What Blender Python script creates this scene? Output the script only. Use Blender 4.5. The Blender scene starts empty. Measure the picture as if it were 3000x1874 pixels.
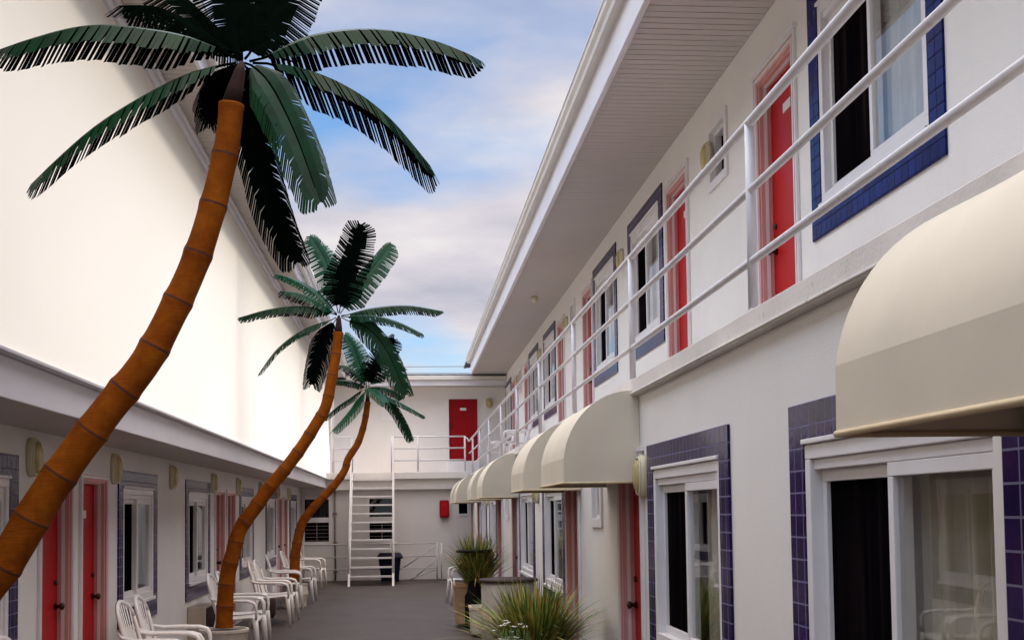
import bpy, bmesh, math, random
from mathutils import Vector, Matrix
random.seed(7)
sc = bpy.context.scene
COL = sc.collection
PI = math.pi
V = Vector

# ------------------------------------------------------------------ materials
def new_mat(name):
    m = bpy.data.materials.new(name); m.use_nodes = True
    nt = m.node_tree; b = nt.nodes['Principled BSDF']
    return m, nt, b
def objco(nt, scale=(1, 1, 1)):
    tc = nt.nodes.new('ShaderNodeTexCoord'); mp = nt.nodes.new('ShaderNodeMapping')
    mp.inputs['Scale'].default_value = scale
    nt.links.new(tc.outputs['Object'], mp.inputs['Vector'])
    return mp.outputs['Vector']
def noise(nt, vec, scale, detail=4, rough=.55):
    n = nt.nodes.new('ShaderNodeTexNoise'); n.inputs['Scale'].default_value = scale
    n.inputs['Detail'].default_value = detail; n.inputs['Roughness'].default_value = rough
    if vec is not None: nt.links.new(vec, n.inputs['Vector'])
    return n.outputs['Fac']
def ramp(nt, fac, stops):
    r = nt.nodes.new('ShaderNodeValToRGB'); e = r.color_ramp.elements
    while len(e) < len(stops): e.new(.5)
    for el, (p, c) in zip(e, stops):
        el.position = p; el.color = (*c, 1) if len(c) == 3 else c
    nt.links.new(fac, r.inputs['Fac']); return r.outputs['Color']
def mixc(nt, fac, a, b, mode='MIX'):
    m = nt.nodes.new('ShaderNodeMix'); m.data_type = 'RGBA'; m.blend_type = mode
    for sock, val in ((m.inputs[0], fac), (m.inputs[6], a), (m.inputs[7], b)):
        if hasattr(val, 'default_value'): nt.links.new(val, sock)
        elif isinstance(val, (int, float)): sock.default_value = val
        else: sock.default_value = (*val, 1)
    return m.outputs[2]
def bump(nt, b, h, strength=.2, dist=.01):
    n = nt.nodes.new('ShaderNodeBump'); n.inputs['Strength'].default_value = strength
    n.inputs['Distance'].default_value = dist
    nt.links.new(h, n.inputs['Height']); nt.links.new(n.outputs['Normal'], b.inputs['Normal'])
def paint(name, col, var=.12, rough=.55, scale=3, dirt=None, bmp=.15, bscale=90, spec=.4, streak=False):
    m, nt, b = new_mat(name)
    v = objco(nt)
    lo = tuple(c * (1 - var) for c in col); hi = tuple(min(1, c * (1 + var)) for c in col)
    c = ramp(nt, noise(nt, v, scale, 5), [(.3, lo), (.7, hi)])
    if streak:
        vs = objco(nt, (2.5, 2.5, .35)); s = noise(nt, vs, 1.5, 6, .65)
        c = mixc(nt, ramp(nt, s, [(.5, (0, 0, 0)), (.85, (.3, .3, .3))]), c, tuple(x * .85 for x in col))
    if dirt:
        d = noise(nt, v, 14, 6, .7)
        c = mixc(nt, ramp(nt, d, [(.62, (0, 0, 0)), (.75, (.7, .7, .7))]), c, dirt)
    nt.links.new(c, b.inputs['Base Color'])
    b.inputs['Roughness'].default_value = rough; b.inputs['Specular IOR Level'].default_value = spec
    if bmp: bump(nt, b, noise(nt, v, bscale, 3), bmp, .004)
    return m
M = {}
M['stucco'] = paint('white_stucco', (.75, .715, .67), .04, .8, .7, None, .45, 160, .2, True)
M['backstucco'] = paint('back_stucco', (.71, .665, .625), .05, .8, .7, None, .4, 160, .2, True)
M['fascia'] = paint('fascia_paint', (.68, .66, .68), .05, .45, 1.2, None, .1, 60)
M['ledge'] = paint('ledge_paint', (.68, .63, .58), .12, .65, 2, (.22, .14, .09), .4, 60, .3, True)
M['soffit'] = paint('soffit_vinyl', (.47, .42, .385), .05, .5, .8, None, .05)
M['gutter'] = paint('gutter_metal', (.62, .58, .53), .08, .35, 2, None, .05)
M['whitemetal'] = paint('white_metal', (.62, .59, .59), .07, .3, 8, (.38, .32, .28), .15, 70)
M['frame'] = paint('window_frame_paint', (.72, .69, .68), .05, .35, 4, None, .05)
M['red'] = paint('red_door_paint', (.44, .002, .004), .1, .4, 2, None, .06, 40, .22)
M['darkred'] = paint('dark_red_paint', (.27, .002, .004), .1, .5, 3, None, .08, 60, .15)
M['pink'] = paint('red_reflection_trim', (.62, .3, .27), .08, .45, 3)  # white trim with the door's red reflection put into its colour
M['cream'] = paint('cream_plastic', (.6, .53, .36), .06, .4, 9, None, .1)
M['amber'] = paint('amber_lens', (.46, .36, .14), .12, .25, 12)
M['plastic'] = paint('white_plastic', (.74, .7, .67), .04, .35, 6, None, .08, 80)
M['awning'] = paint('awning_canvas', (.65, .585, .465), .06, .8, 2.2, None, .08, 420, .2, True)
M['piping'] = paint('awning_piping', (.6, .48, .3), .06, .7, 5)
M['bin'] = paint('bin_plastic', (.006, .008, .022), .2, .5, 5, None, .05, 60, .15)
M['brass'] = paint('knob_metal', (.06, .045, .03), .2, .3, 9); M['brass'].node_tree.nodes['Principled BSDF'].inputs['Metallic'].default_value = .8
def screen_mat():
    m, nt, b = new_mat('dark_screen')
    f = noise(nt, objco(nt, (9, 9, .25)), 1.6, 4, .6); v = noise(nt, objco(nt), .9, 2)
    c = ramp(nt, f, [(.42, (.0025, .002, .003)), (.6, (.010, .007, .008)), (.72, (.035, .022, .018))])
    c = mixc(nt, ramp(nt, v, [(.4, (1, 1, 1)), (.6, (0, 0, 0))]), c, (.003, .0025, .003))
    nt.links.new(c, b.inputs['Base Color']); b.inputs['Roughness'].default_value = .9; b.inputs['Specular IOR Level'].default_value = 0
    return m
M['dark'] = screen_mat()
M['wood'] = paint('dark_lid', (.045, .026, .022), .2, .6, 8, None, .2, 60, .15)
M['black'] = paint('black_iron', (.005, .005, .004), .2, .7, 9, None, .1, 60, .1)
M['concrete'] = paint('beige_concrete', (.5, .44, .38), .12, .85, 9, (.3, .25, .2), .5, 60)
M['terracotta'] = paint('tan_pot', (.42, .27, .15), .12, .8, 9, None, .4, 60)
M['soil'] = paint('soil', (.04, .028, .02), .4, .95, 30, None, .8, 60)
M['ac'] = paint('ac_beige', (.47, .39, .31), .06, .5, 5)
M['pipe'] = paint('pipe_paint', (.24, .2, .19), .15, .5, 12)
M['roofing'] = paint('roofing', (.16, .15, .15), .2, .9, 6)
M['petal'] = paint('white_petal', (.8, .78, .74), .05, .7, 9)
M['cable'] = paint('cable_sheath', (.16, .15, .17), .1, .6, 9)
M['blind'] = paint('dark_blinds', (.05, .045, .045), .1, .5, 9)

def trunk_mat():
    m, nt, b = new_mat('orange_trunk')
    v = objco(nt)
    c = ramp(nt, noise(nt, v, 7, 6, .65), [(.25, (.13, .027, .002)), (.55, (.235, .062, .004)), (.75, (.32, .10, .006))])
    v2 = objco(nt, (2, 2, 26)); f = noise(nt, v2, 6, 4, .7)
    c = mixc(nt, ramp(nt, f, [(.5, (0, 0, 0)), (.75, (.5, .5, .5))]), c, (.2, .05, .006))
    nt.links.new(c, b.inputs['Base Color']); b.inputs['Roughness'].default_value = .72
    b.inputs['Specular IOR Level'].default_value = .06
    bump(nt, b, f, .5, .01); return m
M['trunk'] = trunk_mat()
M['ring'] = paint('trunk_ring', (.06, .014, .004), .2, .7, 12)
M['bud'] = paint('red_brown_bud', (.018, .004, .003), .5, .9, 12)

def frond_mat(name, a, b_, transl=.2):
    m, nt, b = new_mat(name)
    v = objco(nt)
    c = ramp(nt, noise(nt, v, 9, 4), [(.3, a), (.7, b_)])
    nt.links.new(c, b.inputs['Base Color']); b.inputs['Roughness'].default_value = .45
    b.inputs['Specular IOR Level'].default_value = .13
    # shade painted in: the underside of the plastic leaf is nearly black
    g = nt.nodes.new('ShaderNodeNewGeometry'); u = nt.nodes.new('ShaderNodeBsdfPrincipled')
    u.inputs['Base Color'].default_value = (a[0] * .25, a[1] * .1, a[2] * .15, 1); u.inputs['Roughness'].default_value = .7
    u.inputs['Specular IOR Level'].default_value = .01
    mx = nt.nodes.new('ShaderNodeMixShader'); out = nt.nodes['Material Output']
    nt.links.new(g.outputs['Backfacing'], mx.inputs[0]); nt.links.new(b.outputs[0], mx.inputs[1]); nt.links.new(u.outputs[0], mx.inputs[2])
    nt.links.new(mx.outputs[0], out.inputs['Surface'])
    return m
M['frondd'] = paint('shaded_frond', (.0012, .003, .002), .3, .9, 14, None, 0, 60, 0)  # near-black copy of the frond green, with the shade painted in
M['frond'] = frond_mat('green_frond', (.0005, .014, .004), (.0008, .034, .010))
M['frondteal'] = frond_mat('teal_frond', (.001, .024, .010), (.0014, .055, .023))
M['blade'] = paint('grass_blade_green', (.085, .14, .02), .35, .5, 14, None, 0)
M['bladey'] = paint('grass_blade_yellow', (.42, .41, .11), .3, .5, 14, None, 0)
M['bladeb'] = paint('grass_blade_brown', (.4, .19, .05), .3, .6, 14, None, 0)

def tile_mat(name, c1, c2, c3, grout, ax):
    m, nt, b = new_mat(name)
    tc = nt.nodes.new('ShaderNodeTexCoord'); sp = nt.nodes.new('ShaderNodeSeparateXYZ'); cb = nt.nodes.new('ShaderNodeCombineXYZ')
    nt.links.new(tc.outputs['Object'], sp.inputs[0])
    nt.links.new(sp.outputs[ax], cb.inputs[0]); nt.links.new(sp.outputs[2], cb.inputs[1])
    br = nt.nodes.new('ShaderNodeTexBrick'); br.offset = 0; br.squash = 1
    br.inputs['Scale'].default_value = 1; br.inputs['Brick Width'].default_value = .085; br.inputs['Row Height'].default_value = .085
    br.inputs['Mortar Size'].default_value = .0035; br.inputs['Mortar Smooth'].default_value = .2
    br.inputs['Color1'].default_value = (*c1, 1); br.inputs['Color2'].default_value = (*c2, 1); br.inputs['Mortar'].default_value = (*grout, 1)
    nt.links.new(cb.outputs[0], br.inputs['Vector'])
    n = noise(nt, cb.outputs[0], 5, 5, .7)
    c = mixc(nt, ramp(nt, n, [(.52, (0, 0, 0)), (.68, (.85, .85, .85))]), br.outputs['Color'], c3)
    c = mixc(nt, br.outputs['Fac'], c, grout)
    nt.links.new(c, b.inputs['Base Color'])
    inv = nt.nodes.new('ShaderNodeMath'); inv.operation = 'SUBTRACT'; inv.inputs[0].default_value = 1; nt.links.new(br.outputs['Fac'], inv.inputs[1])
    rr = ramp(nt, br.outputs['Fac'], [(0, (.16, .16, .16)), (1, (.8, .8, .8))]); nt.links.new(rr, b.inputs['Roughness'])
    b.inputs['Specular IOR Level'].default_value = .08
    nn = noise(nt, cb.outputs[0], 26, 3)
    ad = nt.nodes.new('ShaderNodeMath'); ad.operation = 'MULTIPLY_ADD'; nt.links.new(nn, ad.inputs[0]); ad.inputs[1].default_value = .5; nt.links.new(inv.outputs[0], ad.inputs[2])
    bump(nt, b, ad.outputs[0], .5, .004); return m
M['tile'] = tile_mat('purple_glazed_tile', (.008, .0045, .036), (.022, .010, .075), (.05, .008, .06), (.16, .15, .24), 1)
M['tileblue'] = tile_mat('blue_glazed_tile', (.003, .008, .075), (.008, .019, .14), (.02, .006, .06), (.004, .004, .03), 1)

def glass_mat():
    m, nt, b = new_mat('window_glass')
    out = nt.nodes['Material Output']; nt.nodes.remove(b)
    t = nt.nodes.new('ShaderNodeBsdfTransparent'); t.inputs[0].default_value = (.86, .86, .84, 1)
    g = nt.nodes.new('ShaderNodeBsdfGlossy'); g.inputs['Roughness'].default_value = .015; g.inputs[0].default_value = (.9, .95, 1, 1)
    lw = nt.nodes.new('ShaderNodeLayerWeight'); lw.inputs['Blend'].default_value = .5
    pw = nt.nodes.new('ShaderNodeMath'); pw.operation = 'POWER'; pw.inputs[1].default_value = 3.2; nt.links.new(lw.outputs['Facing'], pw.inputs[0])
    mp = nt.nodes.new('ShaderNodeMath'); mp.operation = 'MULTIPLY_ADD'; mp.inputs[1].default_value = .8; mp.inputs[2].default_value = .05; mp.use_clamp = True
    nt.links.new(pw.outputs[0], mp.inputs[0])
    nn = noise(nt, objco(nt), 2.2, 2); bp = nt.nodes.new('ShaderNodeBump'); bp.inputs['Strength'].default_value = .006; bp.inputs['Distance'].default_value = .05
    nt.links.new(nn, bp.inputs['Height']); nt.links.new(bp.outputs[0], g.inputs['Normal'])
    mx = nt.nodes.new('ShaderNodeMixShader'); nt.links.new(mp.outputs[0], mx.inputs[0])
    nt.links.new(t.outputs[0], mx.inputs[1]); nt.links.new(g.outputs[0], mx.inputs[2]); nt.links.new(mx.outputs[0], out.inputs['Surface'])
    return m
M['glass'] = glass_mat()
M['curtain'] = paint('olive_curtain', (.5, .455, .34), .2, .85, 3, None, .2, 120, .1)
M['curtainw'] = paint('pale_curtain', (.6, .6, .57), .1, .85, 3, None, .2, 120, .1)

def screen_wall_mat():
    m, nt, b = new_mat('thin_white_wall')
    out = nt.nodes['Material Output']
    v = objco(nt)
    c = ramp(nt, noise(nt, v, .5, 4), [(.3, (.74, .66, .57)), (.7, (.82, .75, .68))])
    nt.links.new(c, b.inputs['Base Color']); b.inputs['Roughness'].default_value = .8; b.inputs['Specular IOR Level'].default_value = .15
    t = nt.nodes.new('ShaderNodeBsdfTranslucent'); t.inputs[0].default_value = (.96, .87, .76, 1)
    mx = nt.nodes.new('ShaderNodeMixShader'); mx.inputs[0].default_value = .78
    nt.links.new(b.outputs[0], mx.inputs[1]); nt.links.new(t.outputs[0], mx.inputs[2]); nt.links.new(mx.outputs[0], out.inputs['Surface'])
    bump(nt, b, noise(nt, v, 120, 3), .2, .004)
    return m
M['thinwall'] = screen_wall_mat()

def deck_mat():
    m, nt, b = new_mat('deck_coating')
    v = objco(nt)
    c = ramp(nt, noise(nt, v, 1.3, 6, .65), [(.3, (.043, .031, .025)), (.5, (.066, .048, .039)), (.75, (.088, .066, .053))])
    vs = objco(nt, (.6, 5, 1)); s = noise(nt, vs, 2.2, 5, .6)
    c = mixc(nt, ramp(nt, s, [(.45, (0, 0, 0)), (.7, (.5, .5, .5))]), c, (.055, .045, .042))
    w = nt.nodes.new('ShaderNodeTexWave'); w.bands_direction = 'Y'; w.inputs['Scale'].default_value = 1.1; w.inputs['Distortion'].default_value = .15
    nt.links.new(v, w.inputs['Vector'])
    c = mixc(nt, ramp(nt, w.outputs['Fac'], [(0, (.6, .6, .6)), (.02, (0, 0, 0))]), c, (.03, .024, .022))
    nt.links.new(c, b.inputs['Base Color']); b.inputs['Roughness'].default_value = .55; b.inputs['Specular IOR Level'].default_value = .3
    bump(nt, b, noise(nt, v, 80, 4), .4, .004); return m
M['deck'] = deck_mat()
M['ground'] = paint('asphalt_ground', (.06, .058, .055), .2, .9, .3)

# ------------------------------------------------------------------ mesh builder
class MB:
    def __init__(s, f=None): s.v = []; s.f = []; s.mi = []; s.sm = []; s.map = f or (lambda a, b, c: V((a, b, c)))
    def pt(s, p): s.v.append(tuple(s.map(*p))); return len(s.v) - 1
    def face(s, ps, mi=0, sm=False): s.f.append([s.pt(p) for p in ps]); s.mi.append(mi); s.sm.append(sm)
    def idx(s, ids, mi=0, sm=False): s.f.append(list(ids)); s.mi.append(mi); s.sm.append(sm)
    def box(s, x0, x1, y0, y1, z0, z1, mi=0):
        i = [s.pt(p) for p in ((x0, y0, z0), (x1, y0, z0), (x1, y1, z0), (x0, y1, z0), (x0, y0, z1), (x1, y0, z1), (x1, y1, z1), (x0, y1, z1))]
        for q in ((0, 3, 2, 1), (4, 5, 6, 7), (0, 1, 5, 4), (1, 2, 6, 5), (2, 3, 7, 6), (3, 0, 4, 7)): s.idx([i[k] for k in q], mi)
        return s
    def tube(s, pts, r, n=10, mi=0, cap=True, flat=None, sm=True):
        pts = [V(p) for p in pts]; rr = r if isinstance(r, (list, tuple)) else [r] * len(pts)
        rings = []; up = V((0, 0, 1))
        for i, p in enumerate(pts):
            t = (pts[min(i + 1, len(pts) - 1)] - pts[max(i - 1, 0)]).normalized()
            u = up if abs(t.dot(up)) < .95 else V((0, 1, 0))
            if i == 0: a = t.cross(u).normalized()
            else:
                a = (a - t * a.dot(t)).normalized()
            b = t.cross(a)
            fa, fb = flat or (1, 1)
            rings.append([s.pt(p + a * (math.cos(2 * PI * k / n) * rr[i] * fa) + b * (math.sin(2 * PI * k / n) * rr[i] * fb)) for k in range(n)])
        for q in range(len(rings) - 1):
            for k in range(n): s.idx((rings[q][k], rings[q][(k + 1) % n], rings[q + 1][(k + 1) % n], rings[q + 1][k]), mi, sm)
        if cap: s.idx(rings[0][::-1], mi); s.idx(rings[-1], mi)
        return s
    def lathe(s, prof, c=(0, 0, 0), n=24, mi=0, sm=True):
        rings = [[s.pt((c[0] + r * math.cos(2 * PI * k / n), c[1] + r * math.sin(2 * PI * k / n), c[2] + z)) for k in range(n)] for r, z in prof]
        for q in range(len(rings) - 1):
            for k in range(n): s.idx((rings[q][k], rings[q][(k + 1) % n], rings[q + 1][(k + 1) % n], rings[q + 1][k]), mi, sm)
        if prof[0][0] > 1e-4: s.idx(rings[0][::-1], mi)
        if prof[-1][0] > 1e-4: s.idx(rings[-1], mi)
        return s
    def strip(s, profs, mi=0, sm=False, closed=False):
        ids = [[s.pt(p) for p in pr] for pr in profs]
        for a, b in zip(ids, ids[1:]):
            m = len(a)
            for k in range(m if closed else m - 1): s.idx((a[k], a[(k + 1) % m], b[(k + 1) % m], b[k]), mi, sm)
        return ids
    def build(s, name, mats, parent=None, bevel=0, recalc=True):
        me = bpy.data.meshes.new(name); me.from_pydata(s.v, [], s.f)
        for m in (mats if isinstance(mats, (list, tuple)) else [mats]): me.materials.append(M[m])
        me.polygons.foreach_set('material_index', s.mi); me.polygons.foreach_set('use_smooth', s.sm)
        if recalc:
            bm = bmesh.new(); bm.from_mesh(me); bmesh.ops.recalc_face_normals(bm, faces=bm.faces); bm.to_mesh(me); bm.free()
        me.update()
        o = bpy.data.objects.new(name, me); COL.objects.link(o)
        if parent is not None: o.parent = parent
        if bevel:
            b = o.modifiers.new('bevel', 'BEVEL'); b.width = bevel; b.segments = 2; b.limit_method = 'ANGLE'
        return o
def thing(name, label, cat, loc=(0, 0, 0), rz=0, group=None):
    o = bpy.data.objects.new(name, None); COL.objects.link(o); o.empty_display_size = .1
    o.location = loc; o.rotation_euler = (0, 0, rz); return tag(o, label, cat, group)
def tag(o, label, cat, group=None):
    o['label'] = label; o['category'] = cat
    if group: o['group'] = group
    return o
def dup(root, loc, rz=None, label=None, group=None):
    r = root.copy(); COL.objects.link(r); r.location = loc
    if rz is not None: r.rotation_euler = (0, 0, rz)
    if label: r['label'] = label
    if group: r['group'] = group
    for ch in list(root.children):
        c = ch.copy(); COL.objects.link(c); c.parent = r
        for g in list(ch.children):
            d = g.copy(); COL.objects.link(d); d.parent = c
    return r
def struct(o): o['kind'] = 'structure'; return o

# local facade frames: (along, outward, up) -> world
def face_right(c): return lambda a, d, z: V((c - d, a, z))
def face_left(c): return lambda a, d, z: V((c + d, a, z))
def face_back(c): return lambda a, d, z: V((a, c - d, z))

def wall_with_openings(f, a0, a1, z0, z1, ops, depth, name, mat, parent):
    m = MB(f)
    As = sorted({a0, a1} | {x for o in ops for x in o[:2]}); Zs = sorted({z0, z1} | {x for o in ops for x in o[2:4]})
    As = [a for a in As if a0 <= a <= a1]; Zs = [z for z in Zs if z0 <= z <= z1]
    for p, q in zip(As, As[1:]):
        for r, t in zip(Zs, Zs[1:]):
            ca, cz = (p + q) / 2, (r + t) / 2
            if any(o[0] < ca < o[1] and o[2] < cz < o[3] for o in ops): continue
            m.face(((p, 0, r), (q, 0, r), (q, 0, t), (p, 0, t)))
    for o in ops:
        b0, b1, c0, c1 = o[:4]; d = -depth
        m.face(((b0, 0, c0), (b0, d, c0), (b0, d, c1), (b0, 0, c1))); m.face(((b1, 0, c0), (b1, d, c0), (b1, d, c1), (b1, 0, c1)))
        m.face(((b0, 0, c0), (b1, 0, c0), (b1, d, c0), (b0, d, c0))); m.face(((b0, 0, c1), (b1, 0, c1), (b1, d, c1), (b0, d, c1)))
    m.face(((a0, -.25, z0), (a1, -.25, z0), (a1, -.25, z1), (a0, -.25, z1)))
    return m.build(name, mat, parent, recalc=False)

def ring_rect(m, a0, a1, z0, z1, w, d0, d1, mi=0, wz=None):
    wz = w if wz is None else wz
    m.box(a0, a1, d0, d1, z1 - wz, z1, mi); m.box(a0, a1, d0, d1, z0, z0 + wz, mi)
    m.box(a0, a0 + w, d0, d1, z0 + wz, z1 - wz, mi); m.box(a1 - w, a1, d0, d1, z0 + wz, z1 - wz, mi)

def make_window(f, parent, a0, a1, z0, z1, dark_far, tile='tile', curtain='curtain', bw=.17, bz=.16, bb=.2):
    """a0..a1, z0..z1 is the outside of the tile border"""
    b0, b1, c0, c1 = a0 + bw, a1 - bw, z0 + bb, z1 - bz
    m = MB(f); ring_rect(m, b0, b1, c0, c1, .055, -.09, .010)
    m.box(b0 - .0, b1 + .0, .0, .026, c1 + .002, c1 + .022)      # drip cap over the frame
    m.box(b0 - .0, b1 + .0, .0, .034, c0 - .035, c0 - .002)    # sill
    m.box(b0 + .055, b1 - .055, -.075, -.006, c1 - .095, c1 - .055)
    w = m.build('window', 'frame', parent, .004)
    t = MB(f)
    t.box(a0, a1, .002, .014, c1 + .025, z1); t.box(a0, a1, .002, .014, z0, c0 - .037)
    t.box(a0, b0 - .001, .002, .014, c0 - .037, c1 + .025); t.box(b1 + .001, a1, .002, .014, c0 - .037, c1 + .025)
    t.build('tile_surround', tile, w)
    mid = (b0 + b1) / 2
    hd, hg = ((mid, b1), (b0, mid)) if dark_far else ((b0, mid), (mid, b1))
    i0, i1 = c0 + .055, c1 - .095
    for (p, q), dd, nm in ((hd, -.055, 'screen'), (hg, -.025, 'pane')):
        p2 = p + (.055 if p == b0 else -.02); q2 = q - (.055 if q == b1 else -.02)
        s = MB(f); ring_rect(s, p2, q2, i0, i1, .04, dd - .018, dd + .018, wz=.045); s.build('sash', 'frame', w, .003)
        g = MB(f); g.face(((p2 + .04, dd, i0 + .045), (q2 - .04, dd, i0 + .045), (q2 - .04, dd, i1 - .045), (p2 + .04, dd, i1 - .045)))
        g.build(nm, 'dark' if nm == 'screen' else 'glass', w, recalc=False)
        if nm == 'pane':
            k = MB(f); n = 36; rows = []
            rnd = random.Random(round(a0 * 100))
            off = [-.15 - .045 * math.sin(i * 1.9 + rnd.random()) for i in range(n + 1)]
            for zz in (i0, (i0 + i1) / 2, i1): rows.append([(p2 + (q2 - p2) * i / n, off[i], zz) for i in range(n + 1)])
            k.strip(rows, 0, True); k.build('curtain', curtain, w, recalc=False)
    return w

def make_door(f, parent, a0, a1, z0, z1, handle_at_a0, depth=.085, plate=True, casing=.085, mat='red', head=True, bare=False):
    d = MB(f); d.box(a0 + .012, a1 - .012, -depth - .04, -depth, z0 + .01, z1 - .012)
    door = d.build('door', mat, parent, .003)
    m = MB(f)
    # fluted casing: white ribs and ribs tinted with the door's red reflection around three sides, stepping back into the jamb
    if not bare:
        def around(o0, o1, d0, d1, mi):
            m.box(a0 - o1, a0 - o0, d0, d1, z0, z1 + o1, mi); m.box(a1 + o0, a1 + o1, d0, d1, z0, z1 + o1, mi)
            m.box(a0 - o0, a1 + o0, d0, d1, z1 + o0, z1 + o1, mi)
        ws = [0, .022, .042, .062, casing]
        for i in range(4): around(ws[i] + .0005, ws[i + 1], .002, .022 if i % 2 else .014, 0 if i % 2 == 0 else 1)
        for i, (e0, e1) in enumerate(((-.002, -.03), (-.031, -.055), (-.056, -.083))):
            t = .012 + .006 * (i % 2)
            m.box(a0, a0 + t, e1, e0, z0, z1, i % 2); m.box(a1 - t, a1, e1, e0, z0, z1, i % 2); m.box(a0 + t, a1 - t, e1, e0, z1 - t, z1, i % 2)
        if head: m.box(a0 - casing - .03, a1 + casing + .03, .0, .03, z1 + casing + .002, z1 + casing + .03, 1)
    else: ring_rect(m, a0 - .03, a1 + .03, z0 - .02, z1 + .03, .03, .0, .02, 1)
    m.build('door_frame', ['pink', 'frame'], door)
    ha = a0 + .07 if handle_at_a0 else a1 - .07
    k = MB(f); zc = z0 + .95
    k.tube([(ha, -depth + .0, zc), (ha, -depth + .03, zc), (ha, -depth + .045, zc), (ha, -depth + .06, zc), (ha, -depth + .07, zc)], [.03, .012, .025, .028, .012], 12)
    k.build('handle', 'brass', door)
    k = MB(f); k.tube([(ha, -depth, zc + .18), (ha, -depth + .018, zc + .18)], .02, 12); k.build('deadbolt', 'brass', door)
    if plate:
        p = MB(f); c = (a0 + a1) / 2; p.box(c - .08, c + .08, -depth, -depth + .006, z1 - .30, z1 - .235); p.build('number_plate', 'frame', door)
    return door

def wall_lamp(loc, nrm, label):
    """oval bulkhead lamp; nrm = rotation about z so that local +x points out of the wall"""
    t = thing('wall_lamp', label, 'lamp', loc, nrm, 'cream bulkhead lamps on the motel walls')
    prof = lambda k, a, b: (a * math.copysign(abs(math.cos(k)) ** .75, math.cos(k)), b * math.copysign(abs(math.sin(k)) ** .75, math.sin(k)))
    def shell(name, mat, layers):
        m = MB(); rings = []
        for x, a, b in layers: rings.append([(x, *prof(2 * PI * i / 28, a, b)) for i in range(28)])
        ids = m.strip(rings, 0, True, True); m.idx(ids[-1], 0, True); m.idx(ids[0][::-1]); return m.build(name, mat, t)
    shell('housing', 'cream', [(0, .095, .135), (.03, .095, .135), (.042, .085, .125)])
    shell('lens', 'amber', [(.04, .07, .108), (.062, .062, .098), (.076, .035, .06)])
    r = MB(); r.tube([(.046, *prof(2 * PI * i / 28, .08, .118)) for i in range(29)], .008, 6, cap=False); r.build('rim', 'cream', t)
    return t

# ------------------------------------------------------------------ ground
g = MB(); g.face(((-400, -400, -.03), (400, -400, -.03), (400, 600, -.03), (-400, 600, -.03))); struct(g.build('ground', 'ground', recalc=False))
g = MB(); g.face(((-2.56, -6, 0), (1.52, -6, 0), (1.52, 28.9, 0), (-2.56, 28.9, 0))); struct(g.build('courtyard_deck', 'deck', recalc=False))

# ------------------------------------------------------------------ right building
YN, YF = -5.0, 31.0
RB = thing('motel_building', 'two storey white motel wing with long balcony and red doors on the right', 'building', (1.52, 12, 0))
def par(o): # parent while keeping world placement
    o.matrix_parent_inverse = Matrix.Translation(-o.parent.location); return o
class Root:
    pass
def finish(root):
    for o in root.children: o.matrix_parent_inverse = Matrix.Translation(-root.location)
fu, fl = face_right(2.58), face_right(1.52)
UW = [(-3.4, -1.54), (-1.15, .75), (2.3, 4.15), (5.36, 7.22), (11.58, 13.43), (14.22, 16.02), (20.22, 22.04), (22.92, 24.7), (28.95, 30.75)]
UD = [(7.56, 8.32), (10.57, 11.33), (16.18, 16.94), (19.12, 19.82), (24.84, 25.55), (27.9, 28.6)]
UV_ = [(9.15, 9.74), (17.8, 18.34), (26.3, 26.85)]
ops = [(a + .17, b - .17, 3.31 + .2, 4.91 - .16) for a, b in UW] + [(a, b, 2.53, 4.71) for a, b in UD] + [(a + .07, b - .07, 4.37, 4.79) for a, b in UV_]
wall_with_openings(fu, YN, 31.0, 2.44, 5.16, ops, .15, 'wall', 'stucco', RB)
for i, (a, b) in enumerate(UW): make_window(fu, RB, a, b, 3.31, 4.91, True, 'tileblue' if i < 4 else 'tile', 'curtainw' if i != 3 else 'curtainw')
for i, (a, b) in enumerate(UD): make_door(fu, RB, a, b, 2.53, 4.71, i % 2 == 0 and False or (i % 2 == 1))
def vent_window(f, parent, a, b, z0, z1):
    m = MB(f); ring_rect(m, a, b, z0, z1, .07, 0, .02); ring_rect(m, a + .07, b - .07, z0 + .07, z1 - .07, .03, -.1, -.02)
    m.box(a + .07, b - .07, -.07, -.045, (z0 + z1) / 2 - .015, (z0 + z1) / 2 + .015)
    w = m.build('window', 'frame', parent, .003)
    g_ = MB(f); g_.face(((a + .08, -.08, z0 + .08), (b - .08, -.08, z0 + .08), (b - .08, -.08, z1 - .08), (a + .08, -.08, z1 - .08))); g_.build('pane', 'dark', w, recalc=False)
for a, b in UV_: vent_window(fu, RB, a, b, 4.3, 4.86)
LW = [(-1.15, .75), (2.72, 4.57), (5.47, 7.37), (11.37, 13.25), (14.12, 16.05), (20.12, 21.95), (22.7, 24.5)]
LD = [(1.75, 2.5), (7.62, 8.36), (10.46, 11.2), (16.25, 16.98), (19.0, 19.75), (24.75, 25.45), (27.3, 28.0)]
LV = [(9.15, 9.68), (17.75, 18.25)]
ops = [(a + .17, b - .17, .64 + .2, 2.04 - .16) for a, b in LW] + [(a, b, .02, 1.93) for a, b in LD] + [(a + .07, b - .07, 1.57, 1.95) for a, b in LV]
wall_with_openings(fl, YN, 28.95, 0, 2.40, ops, .15, 'wall', 'stucco', RB)
for i, (a, b) in enumerate(LW): make_window(fl, RB, a, b, .64, 2.04, True, 'tile', 'curtain')
for i, (a, b) in enumerate(LD): make_door(fl, RB, a, b, .02, 1.93, i % 2 == 0)
for a, b in LV: vent_window(fl, RB, a, b, 1.5, 2.02)
# balcony slab with worn lip
m = MB(); m.box(1.47, 2.579, YN, 28.62, 2.385, 2.49); m.box(1.462, 1.47, YN, 28.62, 2.392, 2.404)
m.build('balcony', 'ledge', RB, .006)
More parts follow.
